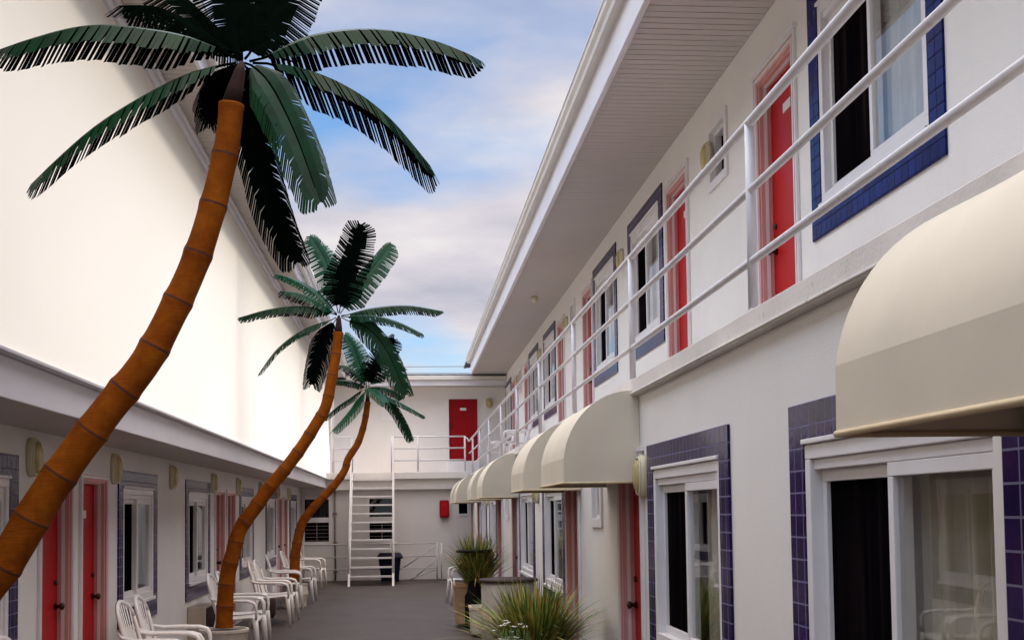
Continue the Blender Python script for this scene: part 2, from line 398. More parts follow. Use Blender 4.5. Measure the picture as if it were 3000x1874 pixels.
# roof: soffit with ribbed vinyl, fascia, gutter, roof sheet
def soffit(x0, x1, y0, y1, z, parent):
    m = MB(); y = y0; rows = []
    while y < y1:
        rows += [[(x0, y, z), (x1, y, z)], [(x0, y + .088, z), (x1, y + .088, z)], [(x0, y + .09, z + .012), (x1, y + .09, z + .012)], [(x0, y + .098, z + .012), (x1, y + .098, z + .012)]]
        y += .1
    m.strip(rows); return m.build('soffit', 'soffit', parent, recalc=False)
soffit(1.68, 2.579, YN, 30.9, 5.155, RB)
m = MB(); m.box(1.655, 1.683, YN, 30.42, 5.14, 5.6); m.box(1.683, 1.70, YN, 30.42, 5.135, 5.152); m.build('fascia', 'fascia', RB, .004)
def gutter(sgn, x, z, y0, y1, parent):
    pr = [(0, .0), (0, .0), (-.075, .0), (-.085, .035), (-.11, .06), (-.118, .10), (-.126, .102), (-.126, .112), (-.115, .112), (-.108, .1), (-.1, .065), (-.075, .04), (-.068, .008), (-.002, .008)]
    m = MB(); m.strip([[(x + sgn * a, y, z + b) for a, b in pr] for y in (y0, y1)], 0, False, True)
    o = m.build('gutter', 'gutter', parent); return o
gutter(1, 1.653, 5.43, YN, 30.45, RB)
m = MB(); m.strip([[(1.6, y, 5.61), (7, y, 6.3), (7, y, 6.4), (1.6, y, 5.66)] for y in (YN, 33)], 0, False, True); m.build('roof', 'roofing', RB)
m = MB(); m.box(1.9, 2.54, 15.0, 15.1, 5.138, 5.15); m.tube([(2.1, 17.2, 5.15), (2.1, 17.2, 5.1), (2.1, 17.2, 5.06)], [.05, .055, .03], 12)
m2 = MB(); m2.tube([(2.12, 19.3, 5.153), (2.12, 19.3, 5.10), (2.12, 19.3, 5.06)], [.05, .055, .03], 12); tag(m2.build('ceiling_lamp', 'cream'), 'small pale round lamp on the soffit over the balcony', 'lamp')
finish(RB)
# lamps of right building: upper
for y, lb in ((9.72, 'cream wall lamp on upper floor between small vent window and second red door'),
              (13.82, 'cream wall lamp on upper floor between the two middle tiled windows'), (18.75, 'cream wall lamp on upper floor past the third red balcony door'),
              (22.5, 'cream wall lamp on upper floor between the two far tiled windows'), (26.95, 'cream wall lamp farthest along the right balcony wall')):
    wall_lamp((2.579, y, 4.6), PI, lb)
for y, lb in ((2.62, 'cream wall lamp under the nearest awning at the right picture edge'), (7.49, 'cream wall lamp at the end of the second awning beside a tiled window'),
              (13.7, 'cream wall lamp between lower windows behind the third awning'), (22.35, 'cream wall lamp between the farthest lower windows on the right')):
    wall_lamp((1.519, y, 1.855), PI, lb)

# railing on the right balcony
RA = thing('balcony_railing', 'long white pipe railing with three rails along the right balcony edge', 'railing', (1.495, 13, 2.49))
for z, r in ((3.315, .021), (3.02, .017), (2.71, .017)):
    m = MB(); m.tube([(1.495, YN, z), (1.495, 28.4, z)] if z < 3.3 else [(1.495, YN, z), (1.495, 28.55, z)], r, 12); m.build('rail', 'whitemetal', RA)
for k in range(11):
    y = 4.97 + (k - 2) * 2.745
    m = MB(); m.tube([(1.495, y, 2.4905), (1.495, y, 3.31)], .021, 12); m.box(1.474, 1.55, y - .05, y + .05, 2.4905, 2.498); m.build('post', 'whitemetal', RA)
finish(RA)

# awnings
def make_awning(y0, y1, label, low=0):
    t = thing('awning', label, 'awning', (1.47, (y0 + y1) / 2, 2.42 - low), 0, 'cream barrel awnings over the lower doors')
    H = (y1 - y0) / 2
    KH, VB = .44 - low, .60 - low
    n = 16; arc = []
    for i in range(n + 1):
        th = 1.45 * i / n
        arc.append((-.455 * math.sin(th) / math.sin(1.45), -KH * (1 - math.cos(th)) / (1 - math.cos(1.45))))
    m = MB(); NY = 14; rows = []
    for j in range(NY + 1):
        y = -H + 2 * H * j / NY
        rows.append([(x, y, z - .007 * math.sin(PI * j / NY * 2) ** 2 * math.sin(PI * i / n)) for i, (x, z) in enumerate(arc)])
    m.strip(rows, 0, True)
    # segmented gores at the end faces
    for sy in (-1, 1):
        y = sy * H
        c = m.pt((.048, y, -KH)); ids = [m.pt((x, y, z)) for x, z in arc]; top = m.pt((.048, y, 0))
        m.idx([c, top, ids[0]]) ; 
        for a, b in zip(ids, ids[1:]): m.idx([c, a, b])
    m.build('canopy', 'awning', t, recalc=False)
    m = MB()
    m.strip([[(-.4555, -H - .001, -KH), (-.4575, -H - .001, -VB)], [(-.4555, H + .001, -KH), (-.4575, H + .001, -VB)]])
    for sy in (-1, 1): m.face(((-.4555, sy * (H + .001), -KH), (.048, sy * (H + .001), -KH), (.048, sy * (H + .001), -VB), (-.4575, sy * (H + .001), -VB)))
    m.build('valance', 'awning', t, recalc=False)
    m = MB(); m.tube([(.048, -H, -(VB + .002)), (-.457, -H, -(VB + .002)), (-.457, H, -(VB + .002)), (.048, H, -(VB + .002))], .009, 6); m.build('piping', 'piping', t)
    for yy in (-H * .98, 0, H * .98):
        m = MB(); m.tube([(.03, yy, -.02)] + [(x * .965, yy, z * .985 - .008) for x, z in arc[::3]], .011, 8); m.build('support_rib', 'whitemetal', t)
    return t
for y0, y1, lb in ((1.35, 2.72, 'cream barrel awning nearest the camera at the right picture edge'), (7.64, 8.95, 'cream barrel awning second from the front, above a recessed red door'),
                   (10.3, 11.55, 'cream barrel awning third from the front, just beyond the small vent window'), (16.1, 17.35, 'cream barrel awning fourth from the front'),
                   (18.9, 20.15, 'cream barrel awning fifth from the front'), (24.6, 25.9, 'smallest looking cream barrel awning, next to last toward the back wing'), (27.1, 28.3, 'cream barrel awning farthest back beside the red cabinet')):
    make_awning(y0, y1, lb, .035 if y0 < 2 else 0)

# ------------------------------------------------------------------ left building
LB = thing('motel_building', 'white motel wing on the left with tall blank upper wall above red doors', 'building', (-2.56, 12, 0))
ff = face_left(-2.56)
LWin = [(-.9, .75), (6.35, 8.05), (10.77, 12.4), (13.98, 15.67), (18.42, 20.05), (21.75, 23.4), (26.1, 27.75)]
LDo = [(1.0, 1.73), (8.56, 9.28), (9.6, 10.33), (16.12, 16.84), (17.14, 17.86), (23.72, 24.44), (24.8, 25.5)]
ops = [(a + .17, b - .17, .64 + .2, 2.05 - .16) for a, b in LWin] + [(a, b, .02, 1.925) for a, b in LDo]
wall_with_openings(ff, YN, 28.95, 0, 2.3, ops, .15, 'wall', 'stucco', LB)
for a, b in LWin: make_window(ff, LB, a, b, .64, 2.05, False, 'tile', 'curtainw')
for i, (a, b) in enumerate(LDo): make_door(ff, LB, a, b, .02, 1.925, False, casing=.05, head=False)
m = MB(); m.box(-2.559, -1.955, YN, 28.9, 2.235, 2.275); m.build('soffit', 'soffit', LB)
m = MB(); m.box(-2.3, -1.955, YN, 28.9, 2.277, 2.44); m.box(-1.9549, -1.943, YN, 28.9, 2.225, 2.43); m.build('fascia', 'fascia', LB, .004)
# upper wall: a thin white sheet wall, sunlit through an open terrace added behind it
m = MB(); rows = []; NA, NZ = 150, 22; Y0, Y1, Z0, Z1 = YN, 29.9, 2.452, 4.96
for i in range(NA + 1):
    y = Y0 + (Y1 - Y0) * i / NA; r = []
    for j in range(NZ + 1):
        z = Z0 + (Z1 - Z0) * j / NZ; e = min(1, 4 * min(j / NZ, 1 - j / NZ))
        d = .018 * math.sin(y * .83 + 1.3 * z) * math.sin(z * 1.1 + y * .31) + .010 * math.sin(y * 2.1 - z * 1.9)
        r.append((-1.93 + d * e, y, z))
    rows.append(r)
m.strip(rows, 0, True); m.build('wall', 'thinwall', LB, recalc=False)
m = MB(); m.box(-1.99, -1.90, YN, 29.9, 4.955, 5.02); m.box(-1.955, -1.875, YN, 29.9, 5.022, 5.075); m.build('molding', 'fascia', LB, .008)
m = MB(); m.box(-1.975, -1.885, YN, 29.9, 2.432, 2.450); m.build('molding', 'fascia', LB, .003)
soffit(-1.58, -1.956, YN, 30.5, 5.078, LB)
m = MB(); m.box(-1.583, -1.553, YN, 30.42, 5.065, 5.33); m.build('fascia', 'fascia', LB, .004)
gutter(-1, -1.551, 5.2, YN, 30.45, LB)
m = MB(); m.strip([[(-1.56, y, 5.34), (-3.3, y, 7.5), (-3.36, y, 7.46), (-1.62, y, 5.30)] for y in (YN - 3, 34)], 0, False, True)  # steep unseen slope, added to keep sun off the opposite facade
m.box(-2.62, -2.56, YN - 3, 34, 4.93, 6.4); m.build('roof', 'roofing', LB)  # includes a hidden board added to shade the top of the sheet wall
m = MB(); m.box(-7, -1.956, YN, 31, 2.4405, 2.4515); m.build('terrace', 'deck', LB)  # unseen deck, added so low sun can reach the wall from behind
for ya, yb, w0, w1, xx in ((-4.5, 11.0, .09, .004, -3.9), (13.7, 15.2, .035, .003, -2.6), (21.6, 23.2, .03, .003, -2.75)):
    m = MB(); y = ya; m.box(xx - .02, xx + .02, ya - .1, yb + .1, 2.4525, 2.5)
    while y < yb:
        t = (y - ya) / (yb - ya); wd = w0 + (w1 - w0) * t * t * (3 - 2 * t); m.box(xx - .02, xx + .02, y, y + wd, 2.501, 6.2); y += .11 if ya < 0 else .15
    m.build('shade_slats', 'frame', LB)  # unseen slats added to cast soft bands of shade on the wall
finish(LB)
ordn = ['nearest to the picture edge by the first window', 'right of the second red door', 'between the two nearest tiled windows on the left', 'after the second full tiled window', 'past the second pair of left doors',
        'between the two farther left windows', 'beyond the fourth left window', 'farthest along']
for y, o in zip((8.32, 10.6, 13.15, 15.88, 18.14, 20.85, 23.56, 25.8), ordn):
    wall_lamp((-2.559, y, 2.05), 0, 'cream wall lamp under the left overhang, ' + o)

# air conditioner below left window
A = thing('air_conditioner', 'beige boxed air conditioner under the second full window on the left wall', 'air conditioner', (-2.559, 14.45, .18))
m = MB(); m.box(0, .21, -.34, .34, 0, .39); m.build('cabinet', 'ac', A, .012)
m = MB()
for k in range(9): m.box(.2105, .222, -.3, .3, .04 + k * .037, .054 + k * .037)
m.box(.212, .218, -.31, .31, .03, .37); m.build('grille', ['wood'], A)

# ------------------------------------------------------------------ back building
BB = thing('motel_building', 'white rear motel wing across the end of the courtyard with one red upper door', 'building', (0, 29, 0))
fb, fb2 = face_back(31.0), face_back(28.9)
wall_with_openings(fb, -3.2, 2.6, 2.4, 5.2, [(1.1, 1.86, 2.93, 4.57)], .1, 'wall', 'backstucco', BB)
make_door(fb, BB, 1.1, 1.86, 2.93, 4.57, True, depth=.04, mat='darkred', bare=True)
m = MB(); m.box(1.06, 1.9, 30.86, 30.999, 2.585, 2.925); m.build('door_step', 'frame', BB)
m = MB(fb); ring_rect(m, -.64, -.06, 4.0, 4.42, .1, 0, .02); m.box(-.54, -.16, .002, .012, 4.1, 4.32)
for k in range(6): m.box(-.54, -.16, .012, .018, 4.115 + k * .035, 4.13 + k * .035)
m.build('vent', 'frame', BB)
wall_with_openings(fb2, -2.7, 1.6, 0, 2.2, [(-2.48, -1.88, .93, 1.97), (-.93, -.31, .93, 1.97), (1.24, 1.46, 1.57, 1.83)], .12, 'wall', 'backstucco', BB)
for a0, a1 in ((-2.48, -1.88), (-.93, -.31)):
    m = MB(fb2); ring_rect(m, a0 - .06, a1 + .06, .87, 2.03, .07, -.06, .025); m.box(a0 + .01, a1 - .01, -.05, .0, 1.40, 1.52); w = m.build('window', 'frame', BB, .003)
    g_ = MB(fb2); g_.face(((a0, -.055, 1.45), (a1, -.055, 1.45), (a1, -.055, 1.97), (a0, -.055, 1.97))); g_.build('pane', 'glass', w, recalc=False)
    g_ = MB(fb2); g_.face(((a0, -.1, .93), (a1, -.1, .93), (a1, -.1, 1.97), (a0, -.1, 1.97))); g_.build('screen', 'dark', w, recalc=False)
    b = MB(fb2)
    for k in range(5): b.box(a0 + .02, a1 - .02, -.03, -.02, .96 + k * .088, .97 + k * .088)
    b.box((a0 + a1) / 2 - .008, (a0 + a1) / 2 + .008, -.03, -.02, .94, 1.42); b.build('louver', 'pipe', w)
m = MB(fb2); ring_rect(m, 1.2, 1.5, 1.52, 1.88, .045, -.03, .02); w = m.build('window', 'frame', BB); g_ = MB(fb2); g_.face(((1.24, -.05, 1.57), (1.46, -.05, 1.57), (1.46, -.05, 1.83), (1.24, -.05, 1.83))); g_.build('pane', 'dark', w, recalc=False)
m = MB(); m.box(-2.6, 1.469, 28.62, 31.0, 2.425, 2.585); m.build('landing', 'backstucco', BB, .006)
m = MB(); m.box(-2.55, 1.51, 28.74, 28.89, 2.17, 2.424); m.build('beam', 'backstucco', BB, .004)
m = MB(); m.box(-3.2, 2.58, 30.42, 31.0, 4.865, 4.89); m.build('soffit', 'soffit', BB)
m = MB(); m.box(-1.54, 2.578, 30.395, 30.42, 4.862, 4.995); m.build('fascia', 'fascia', BB, .003)
m = MB(); m.box(-1.54, 2.578, 30.32, 30.44, 5.0, 5.10); m.build('gutter', 'gutter', BB, .012)
m = MB(); m.box(-3.2, 2.58, 30.43, 36, 5.102, 5.16); m.build('roof', 'roofing', BB)
finish(BB)
wall_lamp((2.16, 30.999, 4.45), -PI / 2, 'cream wall lamp right of the red door on the rear wing')
# vertical pipe at the end of the left upper wall, and drain pipe below
m = MB(); m.tube([(-1.86, 30.0, 2.59), (-1.86, 30.0, 5.06)], .045, 12); m.box(-1.93, -1.79, 29.98, 30.05, 4.1, 4.13); tag(m.build('downspout', 'gutter'), 'pale vertical downspout at the far end of the tall left wall', 'pipe')
m = MB(); m.tube([(-1.74, 28.86, .0), (-1.74, 28.86, 2.16)], .022, 8); 
for z in (.2, .9, 1.6): m.box(-1.79, -1.69, 28.83, 28.895, z, z + .035)
tag(m.build('drain_pipe', 'pipe'), 'thin dark drain pipe on the rear wall beside the left window', 'pipe')
# red hose cabinet
A = thing('fire_cabinet', 'bright red fire extinguisher cabinet on the rear wall', 'cabinet', (.89, 28.9, 1.69))
m = MB(); m.box(-.115, .115, -.15, -.002, -.215, .215); m.build('cabinet', 'darkred', A, .035)
m = MB(); m.box(-.08, .08, -.158, -.1505, -.15, .16); m.build('door', 'red', A, .003)
m = MB(); m.tube([(-.02, -.16, -.05), (-.02, -.185, -.03), (-.02, -.185, .05), (-.02, -.16, .07)], .007, 6); m.build('handle', 'darkred', A)
# landing railing
def pipe_railing(label, paths, posts, r=.019, name='pipe_railing'):
    t = thing(name, label, 'railing', posts[0][0])
    for p in paths: m = MB(); m.tube(p, r, 8); m.build('rail', 'whitemetal', t)
    for a, b in posts: m = MB(); m.tube([a, b], r * 1.15, 8); m.build('post', 'whitemetal', t)
    finish(t); return t
zs = (3.44, 3.16, 2.87)
pipe_railing('white pipe railing along the rear landing in front of the red door', [[(-.37, 28.68, z), (1.38, 28.68, z)] for z in zs] + [[(1.38, 28.68, 3.44), (1.47, 28.68, 3.38), (1.49, 28.66, 3.32)]],
             [((-.37, 28.68, 2.586), (-.37, 28.68, 3.45)), ((.26, 28.68, 2.586), (.26, 28.68, 3.45)), ((1.40, 28.68, 2.586), (1.40, 28.68, 3.45))])
pipe_railing('short white pipe railing on the rear landing left of the stair', [[(-1.8, 28.68, z), (-1.33, 28.68, z)] for z in zs],
             [((-1.33, 28.68, 2.586), (-1.33, 28.68, 3.45)), ((-1.78, 28.68, 2.586), (-1.78, 28.68, 3.45))])
pipe_railing('low white pipe railing at courtyard level around the basement stair', [[(-2.5, 28.3, z), (.69, 28.3, z)] for z in (.88, .58, .295)] + [[(.69, 28.3, .86), (-.16, 28.5, .26)], [(.69, 28.35, .27), (.05, 28.5, .02)], [(.69, 28.4, .5), (.2, 28.55, .1)]],
             [((x, 28.3, .001), (x, 28.3, .89)) for x in (-2.45, -1.4, -.4, .69)] + [((.8, 28.45, .001), (.8, 28.45, .88))], .016)
# stair
S = thing('staircase', 'steep white open-tread metal stair up to the rear landing', 'staircase', (-.82, 26.6, 0))
for x in (-1.31, -.33):
    m = MB(); m.strip([[(x + dx, y + dy, z) for dx, dy in ((-.025, -.07), (.025, -.07), (.025, .07), (-.025, .07))] for y, z in ((26.6, .0), (28.55, 2.58))], 0, False, True); m.build('stringer', 'whitemetal', S, .004)
    m = MB(); m.tube([(x, 26.75, .2), (x, 26.72, .98), (x, 28.58, 3.44), (x, 28.6, 2.6)], .019, 8); m.build('handrail', 'whitemetal', S)
for k in range(12):
    z = .2 * (k + 1) - .0; y = 26.6 + (28.55 - 26.6) * z / 2.58
    m = MB(); m.box(-1.284, -.356, y - .1, y + .1, z - .018, z + .018); m.build('tread', 'whitemetal', S, .003)
finish(S)
# bin
T = thing('trash_bin', 'dark navy wheeled trash bin behind the stair', 'bin', (-.42, 27.95, 0))
m = MB(); m.strip([[(sx * w, sy * w * .95, z) for sx, sy in ((-1, -1), (1, -1), (1, 1), (-1, 1))] for w, z in ((.2, .03), (.26, .56))], 0, False, True); m.box(-.2, .2, -.19, .19, .03, .04); m.build('bin_body', 'bin', T, .015)
m = MB(); m.strip([[(sx * w, sy * w, z) for sx, sy in ((-1, -1), (1, -1), (1, 1), (-1, 1))] for w, z in ((.305, .555), (.305, .59), (.24, .68), (.05, .685))], 0, False, True); m.build('lid', 'bin', T, .015)
for sx in (-1, 1):
    m = MB(); m.tube([(sx * .17, .2, .06), (sx * .21, .2, .06)], .055, 14); m.build('wheel', 'black', T)

# ------------------------------------------------------------------ palms
def catmull(pts, n):
    P = [V(p) for p in pts]; P = [P[0] * 2 - P[1]] + P + [P[-1] * 2 - P[-2]]; out = []
    for i in range(1, len(P) - 2):
        a, b, c, d = P[i - 1:i + 3]
        for k in range(n):
            t = k / n
            out.append(.5 * ((2 * b) + (c - a) * t + (2 * a - 5 * b + 4 * c - d) * t * t + (3 * b - 3 * c + d - a) * t ** 3))
    out.append(P[-2]); return out
def resample(pts, n):
    L = [0]
    for a, b in zip(pts, pts[1:]): L.append(L[-1] + (b - a).length)
    out = []; j = 0
    for i in range(n + 1):
        s = L[-1] * i / n
        while j < len(L) - 2 and L[j + 1] < s: j += 1
        t = (s - L[j]) / max(1e-9, L[j + 1] - L[j]); out.append(pts[j].lerp(pts[j + 1], t))
    return out
def make_frond(parent, pts, w, rnd, mat='frond', droop=1.0, n=46, flip=False):
    cen = resample(catmull(pts, 12), n); m = MB()
    L = sum((b - a).length for a, b in zip(cen, cen[1:])); up = V((0, 0, 1))
    tang = [(cen[min(i + 1, n)] - cen[max(i - 1, 0)]).normalized() for i in range(n + 1)]
    chord = (V(pts[-1]) - V(pts[0])).normalized()
    side0 = chord.cross(up)
    if abs(chord.z) > .72: side0 = V((0, 1, 0)).cross(chord)
    side0.normalize()
    pet = int(n * .09)
    m.tube([cen[i] - up * .003 for i in range(0, n - 1, 3)], [.005 * (1 - .8 * i / n) + .001 for i in range(0, n - 1, 3)], 6, 1)
    steep = abs(chord.z)
    for sd in (-1, 1):
        def grid(i):
            t = i / n
            ln = w * 1.36 * min(1, .35 + max(0, t - .09) / .16) * (1 - .2 * max(0, t - .6) / .4) * (1 if t < .88 else 1 - .8 * ((t - .88) / .12) ** 1.3)
            T = tang[i]; S = (side0 - T * side0.dot(T)).normalized() * sd; N = S.cross(T) * sd
            if N.z < 0 and steep < .8: N = -N
            fwd = .5 + .45 * t; dr = droop * (1 - .5 * steep)
            d1 = (S * 1.0 + T * fwd * .6 - up * dr * .30 + N * .16).normalized()
            d2 = (S * .5 + T * (fwd + 2.2 * max(0, t - .8)) - up * dr * 1.35).normalized()
            return cen[i], cen[i] + d1 * ln * .26, cen[i] + d1 * ln * .42 + d2 * ln * .10, d2, ln
        G = [grid(i) for i in range(n + 1)]
        run = 0; cut = 1.0
        for i in range(pet, n):
            a, b, c, d2, ln = G[i]; a_, b_, c_, e2, ln_ = G[i + 1]
            if run <= 0: run = rnd.choice((1, 1, 2, 2, 3)); cut = rnd.uniform(.9, 1.08); deep = rnd.random() < .5; slit = rnd.uniform(.62, .86)
            run -= 1
            cm = c_.lerp(c, .3) if run == 0 and deep else c_
            for q in ((a, a_, b_, b), (b, b_, cm, c)):
                ids = [m.pt(x) for x in q]; m.idx(ids if (sd > 0) == flip else ids[::-1], 0, True)
            k = rnd.uniform(.985, 1.015) * cut
            hi = slit if run == 0 else .985
            f0 = c + d2 * ln * .50 * k; f1 = c_.lerp(c, 1 - hi); g1 = f1 + (d2 * hi + e2 * (1 - hi)).normalized() * ln * .50 * k
            g1 = f0.lerp(g1, .96 if run else .84) - up * (0 if run else ln * .02)
            ids = [m.pt(x) for x in (c, f1, g1, f0)]; m.idx(ids if (sd > 0) == flip else ids[::-1], 0, True)
    # make sure the upper faces look up/outward
    o = m.build('frond', [mat, 'frondd'], parent, recalc=False)
    return o
def make_palm(label, Y, trunk, fronds, seed, r0=.092, r1=.052, teal=(), dark=(), seg=15):
    rnd = random.Random(seed)
    base = V((trunk[0][0], Y, trunk[0][1]))
    t = thing('palm_tree', label, 'palm tree', base, 0, 'artificial palms in pots along the left walkway')
    NP = 20 * seg; path = resample(catmull([V((x, Y, z)) for x, z in trunk[:-1]], 10), NP)
    L = sum((b - a).length for a, b in zip(path, path[1:])); nseg = seg
    m = MB(); N = 20; rings = []; a = V((0, 1, 0))
    spec = []
    for i, p in enumerate(path):
        s = i / NP; r = r0 + (r1 - r0) * s ** .9
        ph = (s * nseg) % 1
        # every section swells toward its top edge and is cut off by a dark seam
        k = 1.0 + .13 * ph ** 7 + .08 * (1 - ph) ** 12
        spec.append((p, r * k, 1 if (ph > .948) and 0 < i < NP - 3 else 0))
    for i, (p, r, mi) in enumerate(spec):
        T = (path[min(i + 1, NP)] - path[max(i - 1, 0)]).normalized(); b = T.cross(V((0, 1, 0))).normalized()
        rings.append([m.pt(p + V((0, 1, 0)) * (math.cos(2 * PI * q / N) * r) + b * (math.sin(2 * PI * q / N) * r)) for q in range(N)])
    for i in range(NP):
        for q in range(N): m.idx((rings[i][q], rings[i][(q + 1) % N], rings[i + 1][(q + 1) % N], rings[i + 1][q]), spec[i][2], True)
    m.idx(rings[-1], 0); m.idx(rings[0][::-1])
    m.build('trunk', ['trunk', 'ring'], t)
    top = V((trunk[-1][0], Y, trunk[-1][1])); e = path[-1]
    m = MB(); m.tube([e - (top - e) * .02, e.lerp(top, .35), e.lerp(top, .75), top], [r1 * .85, r1 * .7, r1 * .5, .012], 12); m.build('crown_bud', 'bud', t)
    for k, (pts, w) in enumerate(fronds):
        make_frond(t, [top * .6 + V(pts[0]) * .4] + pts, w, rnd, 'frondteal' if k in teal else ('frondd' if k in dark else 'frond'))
    finish(t); return t
F1 = [([(-0.803,5.200,3.683),(-1.038,5.100,3.709),(-1.330,5.000,3.683),(-1.638,4.900,3.547)],0.15),
  ([(-0.776,5.200,3.623),(-1.002,5.100,3.488),(-1.276,5.000,3.267),(-1.509,4.900,2.995)],0.16),
  ([(-0.629,5.200,3.645),(-0.403,5.263,3.774),(-0.141,5.325,3.831),(0.110,5.388,3.816),(0.358,5.450,3.751)],0.14),
  ([(-0.593,5.200,3.627),(-0.328,5.250,3.564),(-0.105,5.300,3.431),(0.132,5.350,3.177)],0.17),
  ([(-0.669,5.150,3.606),(-0.565,5.033,3.472),(-0.448,4.917,3.216),(-0.342,4.800,2.905)],0.13),
  ([(-0.691,5.250,3.548),(-0.659,5.283,3.311),(-0.589,5.317,3.034),(-0.486,5.350,2.774)],0.12),
  ([(-0.737,5.250,3.681),(-0.923,5.367,3.850),(-1.097,5.483,3.974),(-1.315,5.600,4.033)],0.15),
  ([(-0.715,5.250,3.681),(-0.737,5.333,3.850),(-0.760,5.417,4.003),(-0.787,5.500,4.261)],0.17),
  ([(-0.682,5.250,3.692),(-0.628,5.350,3.859),(-0.582,5.450,4.022),(-0.523,5.550,4.210)],0.15),
  ([(-0.763,5.300,3.632),(-0.839,5.433,3.642),(-0.889,5.567,3.619),(-0.877,5.700,3.568)],0.12),
  ([(-0.759,5.250,3.681),(-0.877,5.433,3.868),(-1.025,5.617,4.063),(-1.181,5.800,4.266)],0.15),
  ([(-0.671,5.280,3.607),(-0.662,5.420,3.601),(-0.673,5.560,3.580),(-0.713,5.700,3.525)],0.1),
  ([(-0.75,5.25,3.63),(-.81,5.32,3.60),(-.86,5.38,3.52),(-.88,5.4,3.42)],.11),
  ([(-0.69,5.26,3.62),(-.655,5.32,3.58),(-.63,5.38,3.49),(-.63,5.4,3.38)],.11)]
F2 = [([(-0.792,13.200,3.846),(-1.109,13.100,3.913),(-1.466,13.000,3.867),(-1.793,12.900,3.757)],0.13),
  ([(-0.816,13.200,3.784),(-1.110,13.100,3.664),(-1.376,13.000,3.449),(-1.582,12.900,3.151)],0.14),
  ([(-0.793,13.200,3.760),(-0.912,13.233,3.576),(-1.000,13.267,3.296),(-1.046,13.300,3.073)],0.17),
  ([(-0.792,13.200,3.879),(-0.987,13.333,4.116),(-1.234,13.467,4.285),(-1.461,13.600,4.369)],0.12),
  ([(-0.801,13.200,3.865),(-1.019,13.133,3.994),(-1.198,13.067,4.057),(-1.351,13.000,4.063)],0.12),
  ([(-0.759,13.200,3.903),(-0.822,13.333,4.261),(-0.924,13.467,4.553),(-1.090,13.600,4.812)],0.14),
  ([(-0.731,13.200,3.903),(-0.670,13.133,4.222),(-0.549,13.067,4.540),(-0.488,13.000,4.808)],0.17),
  ([(-0.708,13.200,3.879),(-0.515,13.333,4.214),(-0.327,13.467,4.484),(-0.159,13.600,4.729)],0.14),
  ([(-0.676,13.200,3.832),(-0.373,13.267,3.924),(0.006,13.333,3.965),(0.413,13.400,3.915)],0.12),
  ([(-0.676,13.200,3.817),(-0.369,13.100,3.815),(-0.089,13.000,3.729),(0.178,12.900,3.583)],0.13),
  ([(-0.676,13.200,3.784),(-0.417,13.133,3.679),(-0.208,13.067,3.410),(-0.003,13.000,2.925)],0.17)]
F3 = [([(-0.741,21.200,3.786),(-0.901,21.033,3.507),(-1.079,20.867,3.270),(-1.268,20.700,3.052)],0.19),
  ([(-0.771,21.200,3.824),(-0.985,21.267,3.680),(-1.214,21.333,3.535),(-1.475,21.400,3.314)],0.14),
  ([(-0.756,21.200,3.884),(-0.984,21.300,3.987),(-1.215,21.400,4.022),(-1.373,21.500,4.033)],0.15),
  ([(-0.740,21.200,3.937),(-0.901,21.133,4.120),(-1.046,21.067,4.218),(-1.206,21.000,4.240)],0.14),
  ([(-0.718,21.200,3.975),(-0.832,21.300,4.291),(-0.947,21.400,4.611),(-1.103,21.500,4.856)],0.16),
  ([(-0.665,21.200,3.975),(-0.526,21.133,4.270),(-0.358,21.067,4.526),(-0.206,21.000,4.706)],0.2),
  ([(-0.635,21.200,3.937),(-0.381,21.367,4.145),(-0.154,21.533,4.272),(-0.001,21.700,4.246)],0.12),
  ([(-0.621,21.200,3.808),(-0.306,21.167,3.682),(-0.007,21.133,3.526),(0.307,21.100,3.340)],0.17),
  ([(-0.606,21.200,3.785),(-0.308,21.233,3.597),(-0.084,21.267,3.257),(0.079,21.300,2.900)],0.13),
  ([(-0.678,21.100,3.828),(-0.598,20.933,3.811),(-0.484,20.767,3.704),(-0.357,20.600,3.539)],0.18),
  ([(-0.643,21.200,3.861),(-0.421,21.367,3.878),(-0.234,21.533,3.817),(-0.083,21.700,3.717)],0.14)]
T1 = [(-1.99,.40),(-1.985,.67),(-1.955,.95),(-1.87,1.21),(-1.687,1.472),(-1.555,1.70),(-1.426,1.895),(-1.271,2.107),(-1.118,2.308),(-1.002,2.531),(-0.903,2.761),(-0.827,3.014),(-0.773,3.264),(-0.754,3.440),(-0.708,3.63)]
T2 = [(-1.998,0.411),(-1.988,0.681),(-1.965,0.952),(-1.901,1.222),(-1.824,1.477),(-1.654,1.723),(-1.489,1.948),(-1.323,2.146),(-1.161,2.364),(-1.007,2.607),(-0.891,2.817),(-0.829,3.099),(-0.771,3.429),(-0.747,3.642),(-0.741,3.831)]
T3 = [(-2.001,0.404),(-1.988,0.661),(-1.969,0.957),(-1.922,1.214),(-1.844,1.484),(-1.650,1.740),(-1.496,1.907),(-1.276,2.138),(-1.107,2.383),(-1.038,2.598),(-0.880,2.843),(-0.783,3.106),(-0.720,3.387),(-0.692,3.599),(-0.691,3.793)]
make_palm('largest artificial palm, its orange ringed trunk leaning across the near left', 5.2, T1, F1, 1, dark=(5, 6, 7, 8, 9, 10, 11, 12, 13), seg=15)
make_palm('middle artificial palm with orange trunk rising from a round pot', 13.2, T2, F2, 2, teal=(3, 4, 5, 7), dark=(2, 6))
make_palm('smallest looking artificial palm, farthest back near the stair', 21.2, T3, F3, 3, teal=(0, 4, 7, 9), dark=(5,))

